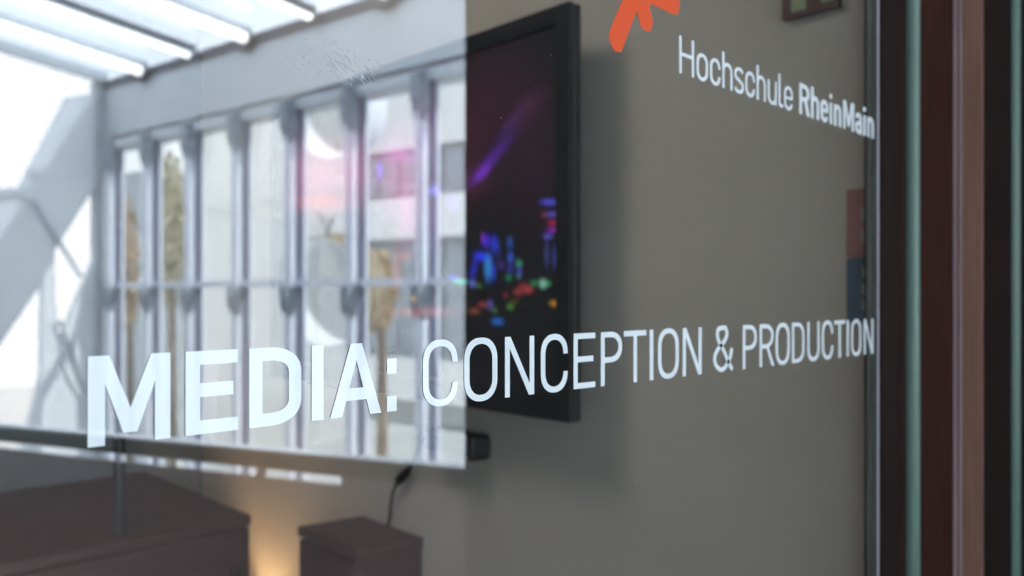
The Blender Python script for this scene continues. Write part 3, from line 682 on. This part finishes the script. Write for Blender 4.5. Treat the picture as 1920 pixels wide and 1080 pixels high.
# ------------------------------------------------------------------ OUTSIDE THE FACADE
struct(MB().box((5.8, -60, -4.3), (60, 30, -4.1)).build('ground', M['ground']))
def refl_box(px0, px1, py0, py1, Xa, depth, name, m, parent=None):
    a = refl_x(px0, py0, Xa); b = refl_x(px1, py1, Xa)
    return MB().box((Xa, a.y, a.z), (Xa + depth, b.y, b.z if py1 < 2000 else -4.1)).build(name, m, parent)
XB = 13.0
def fz(px, py, Xa=XB): return refl_x(px, py, Xa)
# pale block
b1 = empty('pale_building', (XB + 2, fz(500, 540).y, -4.1)); tag(b1, 'pale plain building across the way behind the middle bays', 'building')
refl_box(368, 655, 150, 3000, XB, 4, 'wall', M['facade_white'], b1)
zz = fz(500, 378).z
MB().box((XB - .04, fz(368, 0).y, zz - .12), (XB, fz(655, 0).y, zz + .12)).build('string_course', M['facade_pale'], b1)
MB().box((XB - .1, fz(368, 0).y, -4.1), (XB, fz(655, 0).y, fz(500, 740).z)).build('base_course', M['facade_pale'], b1)
q0, q1 = fz(590, 400, XB - .1), fz(655, 530, XB - .1); MB().beam(q0, q1, .12, .12).build('brace', M['facade_pale'], b1)
# banded block on the right
b2 = empty('banded_building', (XB + 1, fz(780, 540).y, -4.1)); tag(b2, 'grey building with white balcony bands behind the right bays', 'building')
ya, yb2 = fz(668, 0, XB - 1).y, fz(960, 0, XB - 1).y
X2 = XB - 1
def band(py0, py1, m, name, dp):
    zA, zB = fz(780, py0, X2).z, fz(780, py1, X2).z
    MB().box((X2 - dp, ya, zB), (X2 + 3, yb2, zA)).build(name, m, b2)
band(20, 275, M['facade_pale'], 'upper_wall', 0)
band(275, 372, M['facade_grey'], 'window_band', -.15)
band(372, 447, M['facade_white'], 'balcony_band', .25)
band(447, 672, M['facade_grey'], 'window_band', -.15)
band(672, 748, M['facade_white'], 'balcony_band', .25)
band(748, 800, M['facade_grey'], 'window_band', -.15)
band(800, 1250, M['facade_pale'], 'base_wall', .0)
for py0, py1 in ((275, 372), (447, 672)):
    for k in range(7):
        yy = ya + (yb2 - ya) * (k + .15) / 7; yy2 = ya + (yb2 - ya) * (k + .85) / 7
        MB().box((X2 + .12, yy, fz(780, py1, X2).z + .1), (X2 + .149, yy2, fz(780, py0, X2).z - .1)).build('window', M['far_glass'], b2)
b3 = empty('corner_building', (XB + 1, fz(240, 540, 15).y, -4.1)); tag(b3, 'low blue-grey building beyond the trees near the hall corner', 'building')
refl_box(205, 262, 330, 3000, 15.0, 3, 'wall', M['far_glass'], b3)
# drums
def drum(px, py, rpx, label, dist):
    c = refl_x(px, py, dist)
    vr = ray(px, py).normalized(); v = mir(vr)                      # sight line, hall side
    side = v.cross(Vector((0, 0, 1))).normalized()
    if mir(ray(px + 50, py)).normalized().dot(side) < 0: side = -side
    ax = (v + side * .85 + Vector((0, 0, .22))).normalized()
    R = rpx * dist / ray(px, py).x; L_ = R * .60
    u = ax.cross(Vector((0, 0, 1))).normalized(); w = u.cross(ax).normalized()
    e = empty('round_drum', c); tag(e, label, 'drum', None)
    n_ = 64; mb = MB(); c0 = c - ax * L_ / 2; c1 = c + ax * L_ / 2
    for k in range(n_):
        t = 2 * math.pi * k / n_; dd = u * math.cos(t) + w * math.sin(t)
        for cc_, r in ((c0, R), (c1, R), (c1, R * .975), (c0, R * .975)): mb.v.append(tuple(cc_ + dd * r))
    for k in range(n_):
        a, b = 4 * k, 4 * ((k + 1) % n_)
        for i in range(4): mb.f.append((a + i, b + i, b + (i + 1) % 4, a + (i + 1) % 4))
    mb.build('shell', M['copper' if py > 400 else 'mullion'], e, smooth=False)
    ln = MB()
    for k in range(n_):
        t = 2 * math.pi * k / n_; dd = u * math.cos(t) + w * math.sin(t)
        for cc_, r in ((c0 - ax * .004, R * .985), (c1, R * .974), (c1, R * .965), (c0 - ax * .004, R * .955)): ln.v.append(tuple(cc_ + dd * r))
    ln.f = list(mb.f); ln.build('liner', M['drum'], e)
    MB().tube([c1 - ax * .02, c1], R * .96, 48).build('back_mesh', M['mesh_grey'], e)
    MB().tube([c + w * R * .98, (c.x, c.y, c.z + R * 1.3)], .02).build('hanger', M['dark_steel'], e)
    return e
drum(626, 198, 100, 'upper white open drum hanging outside the facade', 8.2)
drum(624, 545, 106, 'lower white open drum hanging outside the facade', 8.2)

# trees
leafmesh = {}
def tree(px, py_c, rpx, rpy, dist, label, m, n=260, trunk=True, name='tree'):
    c = refl_x(px, py_c, dist); k = dist / ray(px, py_c).x; R, H = rpx * k, rpy * k
    e = empty(name, (c.x, c.y, -4.1)); tag(e, label, 'tree', None)
    mb = MB()
    mb.tube([(c.x, c.y, -4.1), (c.x + .05, c.y, (c.z - 4) * .5), (c.x, c.y + .05, c.z), (c.x, c.y, c.z + H * .7)], [.12, .09, .06, .02], 10)
    for i in range(14):
        a = random.uniform(0, 6.28); z = c.z + random.uniform(-.7, .6) * H
        p1 = Vector((c.x, c.y, z)); p2 = p1 + Vector((math.cos(a) * R * .8, math.sin(a) * R * .8, H * .25))
        mb.tube([p1, (p1 + p2) / 2 + Vector((0, 0, .05)), p2], [.03, .02, .008], 6)
    mb.build('trunk', M['bark'], e)
    lf = MB()
    for i in range(n * 5):
        d = Vector((random.gauss(0, 1), random.gauss(0, 1), random.gauss(0, 1))).normalized() * random.random() ** .4
        p = c + Vector((d.x * R, d.y * R, d.z * H)); s_ = random.uniform(.05, .11)
        a = Vector((random.gauss(0, 1), random.gauss(0, 1), random.gauss(0, 1))).normalized(); b = a.orthogonal().normalized()
        lf.add([p - a * s_, p + b * s_ * .45, p + a * s_, p - b * s_ * .45], [(0, 1, 2, 3)])
    o = lf.build('foliage', m, e); o['kind'] = 'stuff'
    return e
tree(318, 430, 36, 150, 9.0, 'tall slim yellow-green tree behind the second full bay', M['leaf'], 250)
tree(240, 500, 22, 130, 10.0, 'narrow rusty tree by the hall corner', M['leaf_brown'], 170)
tree(712, 545, 26, 78, 9.6, 'small rusty-leaved tree right of the lower drum', M['leaf_brown'], 240)
tree(362, 620, 16, 120, 9.5, 'slim rusty shrub before the pale building', M['leaf_brown'], 160)

# ------------------------------------------------------------------ MARKS ON THE PANE
sm_ = bpy.data.materials.new('dried_smear'); sm_.use_nodes = True; nt = sm_.node_tree; nt.nodes.clear()
o_ = nt.nodes.new('ShaderNodeOutputMaterial'); t_ = nt.nodes.new('ShaderNodeBsdfTransparent'); d_ = nt.nodes.new('ShaderNodeBsdfDiffuse')
d_.inputs[0].default_value = (0.36, 0.39, 0.44, 1); mx_ = nt.nodes.new('ShaderNodeMixShader'); mx_.inputs[0].default_value = 0.55
nt.links.new(t_.outputs[0], mx_.inputs[1]); nt.links.new(d_.outputs[0], mx_.inputs[2]); nt.links.new(mx_.outputs[0], o_.inputs[0])
mb = MB()
rg = random.Random(3)
def streak(x, y, dx, dy, w):
    a = on_y(x, y, -.00025); b = on_y(x + dx, y + dy, -.00025); c = on_y(x + dx * .5 + w * .6, y + dy * .5 - w, -.00025); d = on_y(x + dx * .5 - w * .6, y + dy * .5 + w, -.00025)
    mb.add([a, c, b, d] + [Vector((p.x, -.0002, p.z)) for p in (a, c, b, d)], [(0, 1, 2, 3), (7, 6, 5, 4), (0, 4, 5, 1), (1, 5, 6, 2), (2, 6, 7, 3), (3, 7, 4, 0)])
for i in range(46):
    t = rg.random(); x = 615 + 75 * t + rg.gauss(0, 9); y = 118 + 22 * t + rg.gauss(0, 13)
    l = rg.uniform(9, 30); streak(x, y, l * .62, l * .78, rg.uniform(.25, .75))
for i in range(110):
    t = rg.random(); a = rg.uniform(0, 6.28)
    x = 560 + 110 * t + rg.gauss(0, 22); y = 95 + 25 * t + rg.gauss(0, 24); l = rg.uniform(3, 13)
    streak(x, y, l * .75, l * .45, rg.uniform(.2, .55))
o = mb.build('smear', sm_); tag(o, 'faint dried wiping smear high on the glass over the roof beam', 'smear', kind='stuff')
mb = MB()
for i in range(90):
    x, y = rg.uniform(880, 1640), rg.uniform(20, 1060); l = rg.uniform(.8, 2.0); streak(x, y, l, l * rg.uniform(-1, 1), .5)
tag(mb.build('dust', sm_), 'tiny pale dust specks scattered over the glass', 'dust', kind='stuff')
